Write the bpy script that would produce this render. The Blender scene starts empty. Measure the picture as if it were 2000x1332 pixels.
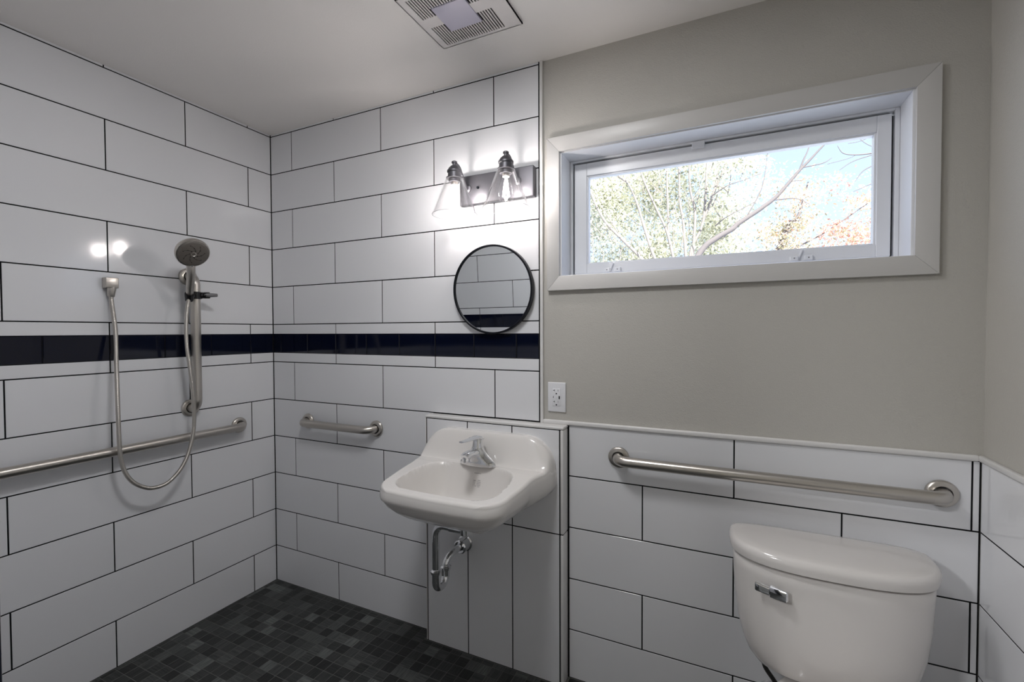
import bpy, bmesh, math, random
from mathutils import Vector, Matrix
random.seed(7)
scene = bpy.context.scene
COL = scene.collection

# ------------------------------------------------------------------ camera
cam_d = bpy.data.cameras.new('camera'); cam = bpy.data.objects.new('camera', cam_d); COL.objects.link(cam)
CAM = Vector((2.29256, -1.73472, 1.39187))
YAW, PITCH, ROLL = -0.442815, 0.0217574, -0.0038544
cy, sy, cp, sp = math.cos(YAW), math.sin(YAW), math.cos(PITCH), math.sin(PITCH)
F = Vector((sy*cp, cy*cp, -sp)); R0 = Vector((cy, -sy, 0)); U0 = R0.cross(F)
RT = R0*math.cos(ROLL) + U0*math.sin(ROLL); UP = -R0*math.sin(ROLL) + U0*math.cos(ROLL)
cam.matrix_world = Matrix(((RT.x, UP.x, -F.x, CAM.x), (RT.y, UP.y, -F.y, CAM.y), (RT.z, UP.z, -F.z, CAM.z), (0, 0, 0, 1)))
cam_d.sensor_width = 36.0; cam_d.sensor_fit = 'HORIZONTAL'; cam_d.lens = 894.8626/2000*36
cam_d.clip_start = 0.02; cam_d.clip_end = 300
scene.camera = cam

# ------------------------------------------------------------------ world, sun, exposure
world = bpy.data.worlds.new('sky'); scene.world = world; world.use_nodes = True
wn = world.node_tree.nodes; wl = world.node_tree.links; wn.clear()
wo = wn.new('ShaderNodeOutputWorld'); wb = wn.new('ShaderNodeBackground'); wr = wn.new('ShaderNodeValToRGB')
wg = wn.new('ShaderNodeTexCoord'); wx = wn.new('ShaderNodeSeparateXYZ')
wl.new(wg.outputs['Generated'], wx.inputs[0]); wl.new(wx.outputs['Z'], wr.inputs[0]); wl.new(wr.outputs[0], wb.inputs[0]); wl.new(wb.outputs[0], wo.inputs[0])
wr.color_ramp.elements[0].position = 0.0; wr.color_ramp.elements[0].color = (0.70, 0.80, 1.0, 1)
wr.color_ramp.elements[1].position = 0.55; wr.color_ramp.elements[1].color = (0.46, 0.62, 1.0, 1)
wb.inputs[1].default_value = 1.40
sun_d = bpy.data.lights.new('sun', 'SUN'); sun = bpy.data.objects.new('sun', sun_d); COL.objects.link(sun)
sun_d.energy = 17.5; sun_d.angle = 0.009; sun_d.color = (1.0, 0.96, 0.88)
sun.rotation_euler = (math.radians(48), 0, math.radians(28))   # shines from behind the house onto the trees
HALL_FILL, ROOM_FILL, FILAMENT = 50.0, 10.0, 420.0
vs = scene.view_settings
scene.display_settings.display_device = 'sRGB'
vs.view_transform = 'Standard'; vs.look = 'None'; vs.gamma = 1.0; vs.exposure = 0.09; vs.use_curve_mapping = False
cy_ = scene.cycles
cy_.use_denoising = True
cy_.max_bounces = 12; cy_.diffuse_bounces = 6; cy_.glossy_bounces = 5; cy_.transparent_max_bounces = 16
cy_.caustics_reflective = False; cy_.caustics_refractive = False

# ------------------------------------------------------------------ materials
MATS = {}
def mat(name, color, rough=0.5, metal=0.0, spec=0.5, coat=0.0, bump=None, aniso=0.0, emit=None):
    m = bpy.data.materials.new(name); m.use_nodes = True
    nt = m.node_tree; b = nt.nodes['Principled BSDF']
    b.inputs['Base Color'].default_value = (*color, 1); b.inputs['Roughness'].default_value = rough
    b.inputs['Metallic'].default_value = metal; b.inputs['Specular IOR Level'].default_value = spec
    b.inputs['Coat Weight'].default_value = coat; b.inputs['Coat Roughness'].default_value = 0.03
    if aniso: b.inputs['Anisotropic'].default_value = aniso
    if emit:
        b.inputs['Emission Color'].default_value = (*emit[0], 1); b.inputs['Emission Strength'].default_value = emit[1]
    if bump:  # list of (scale vector, noise scale, detail, distance)
        prev = None
        for (sv, ns, det, dist) in bump:
            tc = nt.nodes.new('ShaderNodeNewGeometry'); mp = nt.nodes.new('ShaderNodeMapping'); nz = nt.nodes.new('ShaderNodeTexNoise'); bp = nt.nodes.new('ShaderNodeBump')
            mp.inputs['Scale'].default_value = sv; nz.inputs['Scale'].default_value = ns; nz.inputs['Detail'].default_value = det
            bp.inputs['Distance'].default_value = dist; bp.inputs['Strength'].default_value = 1.0
            nt.links.new(tc.outputs['Position'], mp.inputs[0]); nt.links.new(mp.outputs[0], nz.inputs['Vector']); nt.links.new(nz.outputs[0], bp.inputs['Height'])
            if prev: nt.links.new(prev.outputs[0], bp.inputs['Normal'])
            prev = bp
        nt.links.new(prev.outputs[0], b.inputs['Normal'])
    MATS[name] = m
    return m
def thin_glass(name, tint, body, base=0.03, grz=0.6):
    m = bpy.data.materials.new(name); m.use_nodes = True; nt = m.node_tree; nt.nodes.clear()
    out = nt.nodes.new('ShaderNodeOutputMaterial'); mx = nt.nodes.new('ShaderNodeMixShader'); tr = nt.nodes.new('ShaderNodeBsdfTransparent'); gl = nt.nodes.new('ShaderNodeBsdfGlossy'); fr = nt.nodes.new('ShaderNodeLayerWeight')
    tr.inputs[0].default_value = (*tint, 1); gl.inputs['Roughness'].default_value = 0.02; gl.inputs['Color'].default_value = (*body, 1)
    fr.inputs['Blend'].default_value = 0.5; pw_ = nt.nodes.new('ShaderNodeMath'); pw_.operation = 'POWER'; pw_.inputs[1].default_value = 3.5
    ml = nt.nodes.new('ShaderNodeMath'); ml.operation = 'MULTIPLY_ADD'; ml.inputs[1].default_value = grz; ml.inputs[2].default_value = base
    nt.links.new(fr.outputs['Facing'], pw_.inputs[0]); nt.links.new(pw_.outputs[0], ml.inputs[0])
    nt.links.new(ml.outputs[0], mx.inputs[0]); nt.links.new(tr.outputs[0], mx.inputs[1]); nt.links.new(gl.outputs[0], mx.inputs[2]); nt.links.new(mx.outputs[0], out.inputs[0])
    MATS[name] = m; return m
TILE = mat('white_glazed_tile', (0.76, 0.765, 0.785), rough=0.10, spec=0.5, bump=[((1, 1, 0.12), 7.0, 1.0, 0.0012)])
NAVY = mat('navy_glazed_tile', (0.0026, 0.0044, 0.0150), rough=0.07, spec=0.5, bump=[((1, 1, 0.5), 9.0, 0.0, 0.0010)])
GROUT = mat('charcoal_grout', (0.010, 0.010, 0.011), rough=0.95, spec=0.1)
TRIMW = mat('white_edge_trim', (0.70, 0.69, 0.68), rough=0.3)
PAINT = mat('greige_wall_paint', (0.49, 0.474, 0.438), rough=0.55, spec=0.3, bump=[((1, 1, 1), 260.0, 3.0, 0.0012), ((1, 1, 1), 60.0, 2.0, 0.0006)])
CEIL = mat('ceiling_paint', (0.80, 0.775, 0.75), rough=0.6, spec=0.3, bump=[((1, 1, 1), 220.0, 2.0, 0.0004)])
CASE = mat('white_casing_paint', (0.56, 0.55, 0.535), rough=0.35, bump=[((3, 30, 30), 8.0, 2.0, 0.0002)])
VINYL = mat('white_vinyl', (0.78, 0.79, 0.82), rough=0.3)
NICKEL = mat('brushed_nickel', (0.56, 0.53, 0.49), rough=0.30, metal=1.0, aniso=0.4, bump=[((40, 40, 40), 30.0, 2.0, 0.00006)])
CHROME = mat('polished_chrome', (0.82, 0.83, 0.85), rough=0.06, metal=1.0)
BRONZE = mat('dark_bronze_metal', (0.105, 0.103, 0.115), rough=0.42, metal=0.6)
BLACKM = mat('matte_black_metal', (0.004, 0.005, 0.008), rough=0.4, spec=0.2)
BLACKP = mat('black_plastic', (0.006, 0.006, 0.007), rough=0.22)
GREYP = mat('grey_plastic', (0.16, 0.16, 0.165), rough=0.35)
DARKRUB = mat('dark_spray_face', (0.125, 0.112, 0.098), rough=0.4)
PORC = mat('white_porcelain', (0.76, 0.735, 0.71), rough=0.12, spec=0.5, coat=0.4)
TOILP = mat('toilet_porcelain', (0.65, 0.625, 0.605), rough=0.14, spec=0.5, coat=0.3)
PLAST = mat('white_plastic', (0.74, 0.745, 0.77), rough=0.35)
VENTP = mat('vent_plastic', (0.66, 0.63, 0.62), rough=0.45)
LENS = mat('frosted_lens', (0.50, 0.48, 0.58), rough=0.45)
CAVSHADE = mat('painted_cavity_shade', (0.012, 0.009, 0.009), rough=0.9)
MIRROR = mat('mirror_silver', (0.86, 0.89, 0.90), rough=0.0, metal=1.0)
BRASS = mat('brass', (0.40, 0.31, 0.15), rough=0.3, metal=1.0)
CREAM = mat('cream_bulb_base', (0.80, 0.74, 0.68), rough=0.4)
EDGE = mat('glass_edge', (0.42, 0.43, 0.45), rough=0.15)
BRAID = mat('dark_braid', (0.05, 0.048, 0.045), rough=0.45, metal=0.4)
PRINT = mat('grey_print', (0.42, 0.40, 0.40), rough=0.4)
SHADE = thin_glass('clear_shade_glass', (0.985, 0.985, 0.985), (1, 1, 1), 0.035, 0.9)
BULBG = thin_glass('clear_bulb_glass', (0.99, 0.99, 0.99), (1, 1, 1), 0.03, 0.6)
PANE = thin_glass('window_glass', (0.97, 0.985, 0.985), (1, 1, 1), 0.012, 0.5)
FILM = mat('hot_filament', (1, 1, 1), emit=((1.0, 0.93, 0.90), FILAMENT))
FILLGL = mat('fill_lamp_diffuser', (0.9, 0.9, 0.9), emit=((0.98, 0.99, 1.0), 6.0))  # glowing face of the two added fill lamps
HALLF = mat('hall_floor_stone', (0.06, 0.062, 0.062), rough=0.5)
OUTW = mat('outer_siding', (0.5, 0.5, 0.48), rough=0.8)
BOUNCEG = mat('pale_bounce_ground', (0.42, 0.44, 0.48), rough=0.9)  # unseen ground, its pale tone set to bounce light onto the window jambs
# floor mosaic tones: streaky slate, streaks along x or y
FLOORM = []
for k, t in enumerate((0.014, 0.022, 0.032, 0.044, 0.064, 0.100)):
    for d in (0, 1):
        m = mat('slate_mosaic_%d_%s' % (k, 'xy'[d]), (t*0.95, t*1.04, t), rough=0.42, spec=0.35)
        nt = m.node_tree; b = nt.nodes['Principled BSDF']
        g = nt.nodes.new('ShaderNodeNewGeometry'); mp = nt.nodes.new('ShaderNodeMapping'); nz = nt.nodes.new('ShaderNodeTexNoise'); rp = nt.nodes.new('ShaderNodeValToRGB')
        mp.inputs['Scale'].default_value = (12, 170, 1) if d == 0 else (170, 12, 1); nz.inputs['Scale'].default_value = 1.0; nz.inputs['Detail'].default_value = 4.0
        rp.color_ramp.elements[0].position = 0.33; rp.color_ramp.elements[0].color = (t*0.46, t*0.54, t*0.52, 1)
        rp.color_ramp.elements[1].position = 0.68; rp.color_ramp.elements[1].color = (t*1.48, t*1.54, t*1.48, 1)
        nt.links.new(g.outputs['Position'], mp.inputs[0]); nt.links.new(mp.outputs[0], nz.inputs['Vector']); nt.links.new(nz.outputs[0], rp.inputs[0]); nt.links.new(rp.outputs[0], b.inputs['Base Color'])
        FLOORM.append(m)
FGROUT = mat('floor_grout', (0.13, 0.13, 0.125), rough=0.9, spec=0.1)

# ------------------------------------------------------------------ helpers
def link(o, parent=None):
    COL.objects.link(o)
    if parent is not None: o.parent = parent
    return o
def bm_obj(name, bm, m, parent=None, origin=None, smooth=None):
    """one mesh object; verts are in world coordinates, moved to the origin of the thing"""
    if origin is None and parent is not None: origin = parent.get('_o')
    if origin is not None:
        o3 = Vector(origin); bmesh.ops.translate(bm, verts=bm.verts, vec=-o3)
    me = bpy.data.meshes.new(name); bm.normal_update(); bm.to_mesh(me); bm.free()
    for mm in (m if isinstance(m, (list, tuple)) else [m]): me.materials.append(mm)
    if smooth is not None:
        me.polygons.foreach_set('use_smooth', [True]*len(me.polygons))
        if smooth < 180: me.set_sharp_from_angle(angle=math.radians(smooth))
    ob = link(bpy.data.objects.new(name, me), parent)
    if parent is None and origin is not None: ob.location = origin
    if origin is not None: ob['_o'] = tuple(origin)
    return ob
def thing(name, label, cat, loc, group=None):
    o = bpy.data.objects.new(name, None); COL.objects.link(o); o.location = loc; o.empty_display_size = 0.05
    o['label'] = label; o['category'] = cat; o['_o'] = tuple(loc)
    if group: o['group'] = group
    return o
def tag(o, label, cat, group=None):
    o['label'] = label; o['category'] = cat
    if group: o['group'] = group
    return o
def struct(name, bm, m, parent=None, origin=(0, 0, 0), smooth=None):
    o = bm_obj(name, bm, m, parent, origin, smooth)
    if parent is None: o['kind'] = 'structure'
    return o
def box(bm, x0, x1, y0, y1, z0, z1, bevel=0.0, seg=2, M=None):
    vs = [bm.verts.new(p) for p in ((x0,y0,z0),(x1,y0,z0),(x1,y1,z0),(x0,y1,z0),(x0,y0,z1),(x1,y0,z1),(x1,y1,z1),(x0,y1,z1))]
    fs = [bm.faces.new([vs[i] for i in q]) for q in ((3,2,1,0),(4,5,6,7),(0,1,5,4),(1,2,6,5),(2,3,7,6),(3,0,4,7))]
    if M is not None:
        for v in vs: v.co = M @ v.co
    if bevel > 0:
        es = list({e for f in fs for e in f.edges})
        bmesh.ops.bevel(bm, geom=es, offset=bevel, segments=seg, profile=0.5, affect='EDGES')
    return vs
def frame_of(t):
    t = t.normalized(); a = Vector((0, 0, 1)) if abs(t.z) < 0.9 else Vector((1, 0, 0))
    u = t.cross(a).normalized(); return u, t.cross(u).normalized()
def tube(bm, pts, r, seg=20, cap=True):
    pts = [Vector(p) for p in pts]; n = len(pts)
    rr = r if isinstance(r, (list, tuple)) else [r]*n
    T = [(pts[min(i+1, n-1)] - pts[max(i-1, 0)]).normalized() for i in range(n)]
    u, v = frame_of(T[0]); rings = []
    for i in range(n):
        if i:
            ax = T[i-1].cross(T[i])
            if ax.length > 1e-9:
                q = Matrix.Rotation(T[i-1].angle(T[i]), 3, ax.normalized()); u = q @ u
            u = (u - T[i]*u.dot(T[i])).normalized()
        v = T[i].cross(u)
        rings.append([bm.verts.new(pts[i] + (u*math.cos(2*math.pi*k/seg) + v*math.sin(2*math.pi*k/seg))*rr[i]) for k in range(seg)])
    for a, b in zip(rings, rings[1:]):
        for k in range(seg): bm.faces.new((a[k], a[(k+1) % seg], b[(k+1) % seg], b[k]))
    if cap:
        bm.faces.new(rings[0][::-1]); bm.faces.new(rings[-1])
def lathe(bm, prof, c, axis=(0, 0, 1), seg=32):
    """prof: (radius, height along axis)"""
    c = Vector(c); ax = Vector(axis).normalized(); u, v = frame_of(ax); rings = []
    for (r, h) in prof:
        if r < 1e-6: rings.append([bm.verts.new(c + ax*h)])
        else: rings.append([bm.verts.new(c + ax*h + (u*math.cos(2*math.pi*k/seg) + v*math.sin(2*math.pi*k/seg))*r) for k in range(seg)])
    for a, b in zip(rings, rings[1:]):
        for k in range(seg):
            k2 = (k+1) % seg
            if len(a) == 1 and len(b) == 1: continue
            if len(a) == 1: bm.faces.new((a[0], b[k2], b[k]))
            elif len(b) == 1: bm.faces.new((a[k], a[k2], b[0]))
            else: bm.faces.new((a[k], a[k2], b[k2], b[k]))
    bmesh.ops.recalc_face_normals(bm, faces=bm.faces[:])
def loft(bm, rings, cap0=True, cap1=True):
    R = [[bm.verts.new(p) for p in r] for r in rings]; n = len(R[0])
    for a, b in zip(R, R[1:]):
        for k in range(n): bm.faces.new((a[k], a[(k+1) % n], b[(k+1) % n], b[k]))
    if cap0: bm.faces.new(R[0][::-1])
    if cap1: bm.faces.new(R[-1])
    bmesh.ops.recalc_face_normals(bm, faces=bm.faces[:])
    return R
def sstep(t): t = max(0.0, min(1.0, t)); return t*t*(3-2*t)
def spline(P, n):
    """Catmull-Rom through P, n points per span"""
    P = [Vector(p) for p in P]; Q = [P[0]*2-P[1]] + P + [P[-1]*2-P[-2]]; out = []
    for i in range(1, len(Q)-2):
        a, b, c, d = Q[i-1], Q[i], Q[i+1], Q[i+2]
        for k in range(n):
            t = k/n; out.append(0.5*((2*b) + (c-a)*t + (2*a-5*b+4*c-d)*t*t + (3*b-a-3*c+d)*t**3))
    out.append(P[-1]); return out
def resample(P, step):
    out = [P[0].copy()]; acc = 0.0
    for a, b in zip(P, P[1:]):
        L = (b-a).length
        while acc + L >= step and L > 1e-9:
            t = (step-acc)/L; a = a.lerp(b, t); out.append(a.copy()); L = (b-a).length; acc = 0.0
        acc += L
    return out
def NB(): return bmesh.new()

# ------------------------------------------------------------------ room constants
H = 0.2062; ZT = 2.46411; HL = 0.3059227; JW = 0.0046; CZ = 2.475
def J(j): return ZT - j*H
XR, YF = 2.940, -1.52
# ---- tiles: one object each, sharing mesh data between alike pieces
TMESH = {}
def tile_mesh(w, h, t, bev, m, name):
    key = (round(w, 4), round(h, 4), t, m.name)
    if key in TMESH: return TMESH[key]
    b = bev
    V = [(0,0,-t),(w,0,-t),(w,h,-t),(0,h,-t),(0,0,-b),(w,0,-b),(w,h,-b),(0,h,-b),(b,b,0),(w-b,b,0),(w-b,h-b,0),(b,h-b,0)]
    Fs = [(8,9,10,11)] + [(4+i, 4+(i+1) % 4, 8+(i+1) % 4, 8+i) for i in range(4)] + [(i, (i+1) % 4, 4+(i+1) % 4, 4+i) for i in range(4)]
    me = bpy.data.meshes.new(name); me.from_pydata(V, [], Fs); me.materials.append(m); me.update()
    TMESH[key] = me; return me
WALLM = {  # local (u, v, n) to world
    'back':  lambda u, v: Matrix(((1,0,0,u),(0,0,-1,0),(0,1,0,v),(0,0,0,1))),
    'left':  lambda u, v: Matrix(((0,0,1,0),(1,0,0,u),(0,1,0,v),(0,0,0,1))),
    'right': lambda u, v: Matrix(((0,0,-1,XR),(-1,0,0,u),(0,1,0,v),(0,0,0,1))),
    'front': lambda u, v: Matrix(((-1,0,0,u),(0,0,1,YF),(0,1,0,v),(0,0,0,1))),
}
def put_tile(parent, M, w, h, m=TILE, name='wall_tile', t=0.006, bev=0.0007):
    if w < 0.004 or h < 0.004: return
    o = link(bpy.data.objects.new(name, tile_mesh(w, h, t, bev, m, name)), parent)
    o.matrix_local = M
    return o
def tile_rows(parent, side, s0, s1, zlo, zhi, odd, even, rows=range(-1, 12), reverse=False):
    """s: wall coordinate (x, or -y), joints at odd/even phase + k*2*HL; reverse: the local u axis runs against s"""
    for j in rows:
        ph = odd if j % 2 else even
        k0 = math.floor((s0-ph)/(2*HL)) - 1
        js = [s0-JW/2] + [ph+k*2*HL for k in range(k0, k0+16) if s0+0.012 < ph+k*2*HL < s1-0.012] + [s1+JW/2]
        z1, z0 = J(j)-JW/2, J(j+1)+JW/2
        z0, z1 = max(z0, zlo), min(z1, zhi)
        if z1-z0 < 0.005: continue
        bands = [(z0, z1, TILE, 'wall_tile')]
        if j == 5: bands = [(1.3795+JW/2, z1, TILE, 'wall_tile'), (z0, 1.2790-JW/2, TILE, 'wall_tile')]
        for a, b in zip(js, js[1:]):
            for (q0, q1, m, nm) in bands:
                u = -(b-JW/2) if reverse == 'neg' else (a+JW/2)
                put_tile(parent, WALLM[side](u, q0), b-a-JW, q1-q0, m, nm)
        if j == 5:   # navy accent band, tiles a third as long
            p = 2*HL/3; k0 = math.floor((s0-odd)/p) - 1
            js = [s0-0.001] + [odd+k*p for k in range(k0, k0+40) if s0+0.01 < odd+k*p < s1-0.01] + [s1+0.001]
            for a, b in zip(js, js[1:]):
                u = -(b-0.001) if reverse == 'neg' else (a+0.001)
                o = put_tile(parent, WALLM[side](u, 1.2790), b-a-0.002, 1.3795-1.2790, NAVY, 'accent_tile', 0.006, 0.0022)
                if o is not None:
                    w = 0.004
                    o.rotation_euler.rotate_axis('X', random.uniform(-w, w)*0.5); o.rotation_euler.rotate_axis('Y', random.uniform(-w, w)*0.5)

# ------------------------------------------------------------------ structure: floor, walls, ceiling
bm = NB(); box(bm, -0.15, XR+0.15, -1.70, 0.15, -0.15, -0.0009); floor = struct('floor', bm, FGROUT)
bm = NB(); box(bm, 0.4, XR+0.15, -4.4, -1.70, -0.15, 0.0); struct('floor_hall', bm, HALLF)
bm = NB(); box(bm, -0.3, XR+0.3, -4.6, 0.16, CZ, CZ+0.25); struct('ceiling', bm, CEIL)

# left wall (x = 0)
bm = NB(); box(bm, -0.15, -0.0016, -1.66, 0.15, -0.15, CZ); wall_left = struct('wall_left', bm, GROUT)
tile_rows(wall_left, 'left', 0.003, 1.517, 0.002, CZ, 0.13343, 0.13343+HL, reverse='neg')

# back wall (y = 0): drywall with the window opening
WX0, WX1, WZ0, WZ1 = 1.6825, 2.7825, 1.6095, 2.0985     # clear opening between the casing boards
bm = NB()
for (a, b, c, d) in ((-0.15, WX0-0.004, -0.15, CZ), (WX1+0.004, XR+0.15, -0.15, CZ), (WX0-0.004, WX1+0.004, -0.15, WZ0-0.004), (WX0-0.004, WX1+0.004, WZ1+0.004, CZ)):
    box(bm, a, b, 0.007, 0.16, c, d)
wall_back = struct('wall_back', bm, PAINT)
bm = NB(); box(bm, 0, 1.594, 0.0016, 0.0075, -0.003, CZ); box(bm, 1.594, XR, 0.0016, 0.0075, -0.003, 1.017)
bm_obj('grout_bed', bm, GROUT, wall_back)
A0 = 0.16445
tile_rows(wall_back, 'back', 0.003, 1.591, J(7)+JW/2, CZ, A0+HL, A0, rows=range(-1, 7))
tile_rows(wall_back, 'back', 0.003, 1.068, 0.002, J(7)-JW/2, A0+HL, A0, rows=range(7, 12))
tile_rows(wall_back, 'back', 1.720, XR-0.003, 0.002, 1.0155, A0+HL+0.004, A0+0.004, rows=range(7, 12))

# right wall (x = XR): painted above a tiled wainscot
bm = NB(); box(bm, XR+0.007, XR+0.15, -4.4, 0.15, -0.15, CZ); wall_right = struct('wall_right', bm, PAINT)
bm = NB(); box(bm, XR+0.0016, XR+0.0075, -1.66, 0.0, -0.003, 1.017); bm_obj('grout_bed', bm, GROUT, wall_right)
for j in range(7, 12):
    z1, z0 = min(J(j)-JW/2, 1.0155), max(J(j+1)+JW/2, 0.002)
    ys = [-0.003+JW/2] + [y for y in ((-0.45, -1.06) if j % 2 else (-0.75, -1.36))] + [-1.66]
    for a, b in zip(ys, ys[1:]):
        put_tile(wall_right, WALLM['right'](a-JW/2, z0), a-b-JW, z1-z0)

# front wall of the shower (behind the camera's left), its free end edged in navy
FE = 1.540
bm = NB(); box(bm, -0.15, FE, YF-0.13, YF-0.0016, -0.15, CZ); wall_front = struct('wall_front', bm, GROUT)
for j in range(-1, 12):
    ph = 0.485 if j % 2 else 0.785
    js = [0.003-JW/2] + [x for x in [ph-2*HL, ph, ph+2*HL, ph+4*HL] if 0.02 < x < FE-0.02] + [FE-0.003+JW/2]
    z1, z0 = min(J(j)-JW/2, CZ), max(J(j+1)+JW/2, 0.002)
    bands = [(z0, z1)] if j != 5 else [(1.3795+JW/2, z1), (z0, 1.2790-JW/2)]
    for a, b in zip(js, js[1:]):
        for q0, q1 in bands: put_tile(wall_front, WALLM['front'](b-JW/2, q0), b-a-JW, q1-q0)
p = 2*HL/3; js = [0.004] + [0.485+k*p for k in range(-2, 6) if 0.02 < 0.485+k*p < FE-0.02] + [FE-0.004]
for a, b in zip(js, js[1:]): put_tile(wall_front, WALLM['front'](b-0.001, 1.2790), b-a-0.002, 0.1005, NAVY, 'accent_tile', 0.006, 0.0022)
bm = NB(); box(bm, FE, FE+0.010, YF-0.13, YF, 0.0, CZ, 0.004); bm_obj('navy_end_trim', bm, NAVY, wall_front)
# hall behind the camera
bm = NB(); box(bm, 0.25, 0.40, -4.4, YF-0.13, -0.15, CZ); struct('wall_hall_left', bm, PAINT)
bm = NB(); box(bm, 0.25, XR+0.15, -4.55, -4.4, -0.15, CZ); struct('wall_hall_front', bm, PAINT)

# edge trims
bm = NB(); box(bm, 1.5965, 1.6100, -0.003, 0.0072, 1.0165, CZ, 0.003); struct('trim_1', bm, TRIMW)
bm = NB(); box(bm, 1.6105, XR-0.006, -0.008, 0.0072, 1.0165, 1.0345, 0.005, 3)
struct('trim_2', bm, TRIMW, smooth=40)
bm = NB(); box(bm, XR-0.008, XR+0.0072, -1.66, -0.0, 1.0165, 1.0345, 0.005, 3); struct('trim_3', bm, TRIMW, smooth=40)

# tiled plumbing box behind the sink
PX0, PX1, PY, PZ = 1.0665, 1.7155, -0.058, 1.0185
bm = NB(); box(bm, PX0+0.003, PX1-0.003, PY+0.0018, 0.001, -0.003, PZ-0.004); boxing = struct('wall_plumbing', bm, GROUT)
PJ = [1.0735, 1.2840, 1.4950, 1.7000]
for a, b in zip(PJ, PJ[1:]):
    for z0, z1 in ((0.002, 0.597-JW/2), (0.597+JW/2, 1.0065-JW/2)):
        o = put_tile(boxing, Matrix(((1,0,0,a+JW/2),(0,0,-1,PY),(0,1,0,z0),(0,0,0,1))), b-a-JW, z1-z0)
def pencil(name, x0, x1, y0, y1, z0, z1):
    bm = NB(); box(bm, x0, x1, y0, y1, z0, z1, 0.004, 3); bm_obj(name, bm, TRIMW, boxing, smooth=40)
pencil('top_edge_trim', PX0, PX1, PY-0.001, -0.0005, 1.0070, PZ)
pencil('side_edge_trim', PX0, 1.0715, PY-0.001, -0.0005, 0.001, 1.0065)
pencil('side_edge_trim', 1.7022, PX1, PY-0.001, -0.0035, 0.5985, 1.0065)
pencil('side_edge_trim', 1.7022, PX1, PY-0.001, -0.0035, 0.001, 0.5955)

# ------------------------------------------------------------------ floor mosaic
def floor_rank():
    cells = []
    P = 0.0515; i0 = -1
    for i in range(-1, 58):
        for k in range(0, 31):
            x0, x1 = 0.0225+i*P, 0.0225+(i+1)*P; y1, y0 = -0.034+0.0515-k*P, -0.034-k*P
            x0, x1 = max(x0, 0.002), min(x1, XR-0.002); y1 = min(y1, -0.002); y0 = max(y0, YF-0.02)
            if x1-x0 < 0.006 or y1-y0 < 0.006: continue
            if x1 > PX0-0.002 and x0 < PX1+0.002 and y1 > PY-0.002:
                y1 = PY-0.003
                if y1-y0 < 0.006: continue
            c = Vector(((x0+x1)/2, (y0+y1)/2, 0)); d = c-CAM; dz = d.dot(F)
            vis = 0
            if dz > 0.05:
                px, py = 1000+894.86*d.dot(RT)/dz, 666-894.86*d.dot(UP)/dz
                if -30 < px < 1125 and py < 1350: vis = 1.0/d.length
                elif 1100 < px < 1500 and py < 1340: vis = 0.2
            cells.append((vis, x0, x1, y0, y1))
    cells.sort(key=lambda c: -c[0]); return cells
cells = floor_rank()
rnd = random.Random(3)
def floor_mat():
    return rnd.choices(range(6), weights=(5, 7, 8, 6, 3.2, 1.6))[0]*2 + rnd.randint(0, 1)
FM = {}
rest = NB()
for n, (vis, x0, x1, y0, y1) in enumerate(cells):
    g = 0.0011; w, h = x1-x0-2*g, y1-y0-2*g; mi = floor_mat(); lift = rnd.uniform(-0.0006, 0.0002)
    if n < 300 and vis > 0:
        key = (round(w, 4), round(h, 4), mi)
        o = put_tile(floor, Matrix.Translation((x0+g, y0+g, lift)), w, h, FLOORM[mi], 'mosaic_tile', 0.004, 0.0007)
    else:
        vs_ = box(rest, x0+g, x1-g, y0+g, y1-g, -0.004, lift)
        for f in {f for v in vs_ for f in v.link_faces}: f.material_index = mi
o = bm_obj('mosaic_tiles', rest, FLOORM, floor); o['kind'] = 'stuff'

# ------------------------------------------------------------------ window
win = bpy.data.objects.new('window_1', None); COL.objects.link(win); win['kind'] = 'structure'; win.location = (2.2325, 0.0, WZ0); win['_o'] = (2.2325, 0.0, WZ0)
CO = (1.6310, 2.8390, 1.5525, 2.1570)
def board(q):  # mitred casing board, q = 4 corners (x, z) outer, outer, inner, inner
    bm = NB(); y0, y1 = -0.011, 0.0065
    a = [bm.verts.new((x, y0, z)) for x, z in q]; b = [bm.verts.new((x, y1, z)) for x, z in q]
    bm.faces.new(a); bm.faces.new(b[::-1])
    for i in range(4): bm.faces.new((a[i], b[i], b[(i+1) % 4], a[(i+1) % 4]))
    bmesh.ops.recalc_face_normals(bm, faces=bm.faces[:])
    es = [e for e in bm.edges if e.verts[0].co.y < 0 and e.verts[1].co.y < 0]
    bmesh.ops.bevel(bm, geom=es, offset=0.0014, segments=2, profile=0.5, affect='EDGES')
    bm_obj('casing_board', bm, CASE, win, smooth=30)
oX0, oX1, oZ0, oZ1 = CO
board([(oX0, oZ1), (oX1, oZ1), (WX1, WZ1), (WX0, WZ1)])
board([(oX0, oZ0), (WX0, WZ0), (WX1, WZ0), (oX1, oZ0)])
board([(oX0, oZ0), (oX0, oZ1), (WX0, WZ1), (WX0, WZ0)])
board([(oX1, oZ0), (WX1, WZ0), (WX1, WZ1), (oX1, oZ1)])
def ring(bm, x0, x1, z0, z1, wl_, wr_, wb_, wt_, y0, y1, bev=0.001):
    box(bm, x0, x0+wl_, y0, y1, z0, z1, bev); box(bm, x1-wr_, x1, y0, y1, z0, z1, bev)
    box(bm, x0+wl_, x1-wr_, y0, y1, z0, z0+wb_, bev); box(bm, x0+wl_, x1-wr_, y0, y1, z1-wt_, z1, bev)
bm = NB(); ring(bm, WX0-0.0035, WX1+0.0035, WZ0-0.0035, WZ1+0.0035, 0.010, 0.010, 0.006, 0.008, 0.002, 0.125); bm_obj('jamb_liner', bm, VINYL, win)
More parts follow.
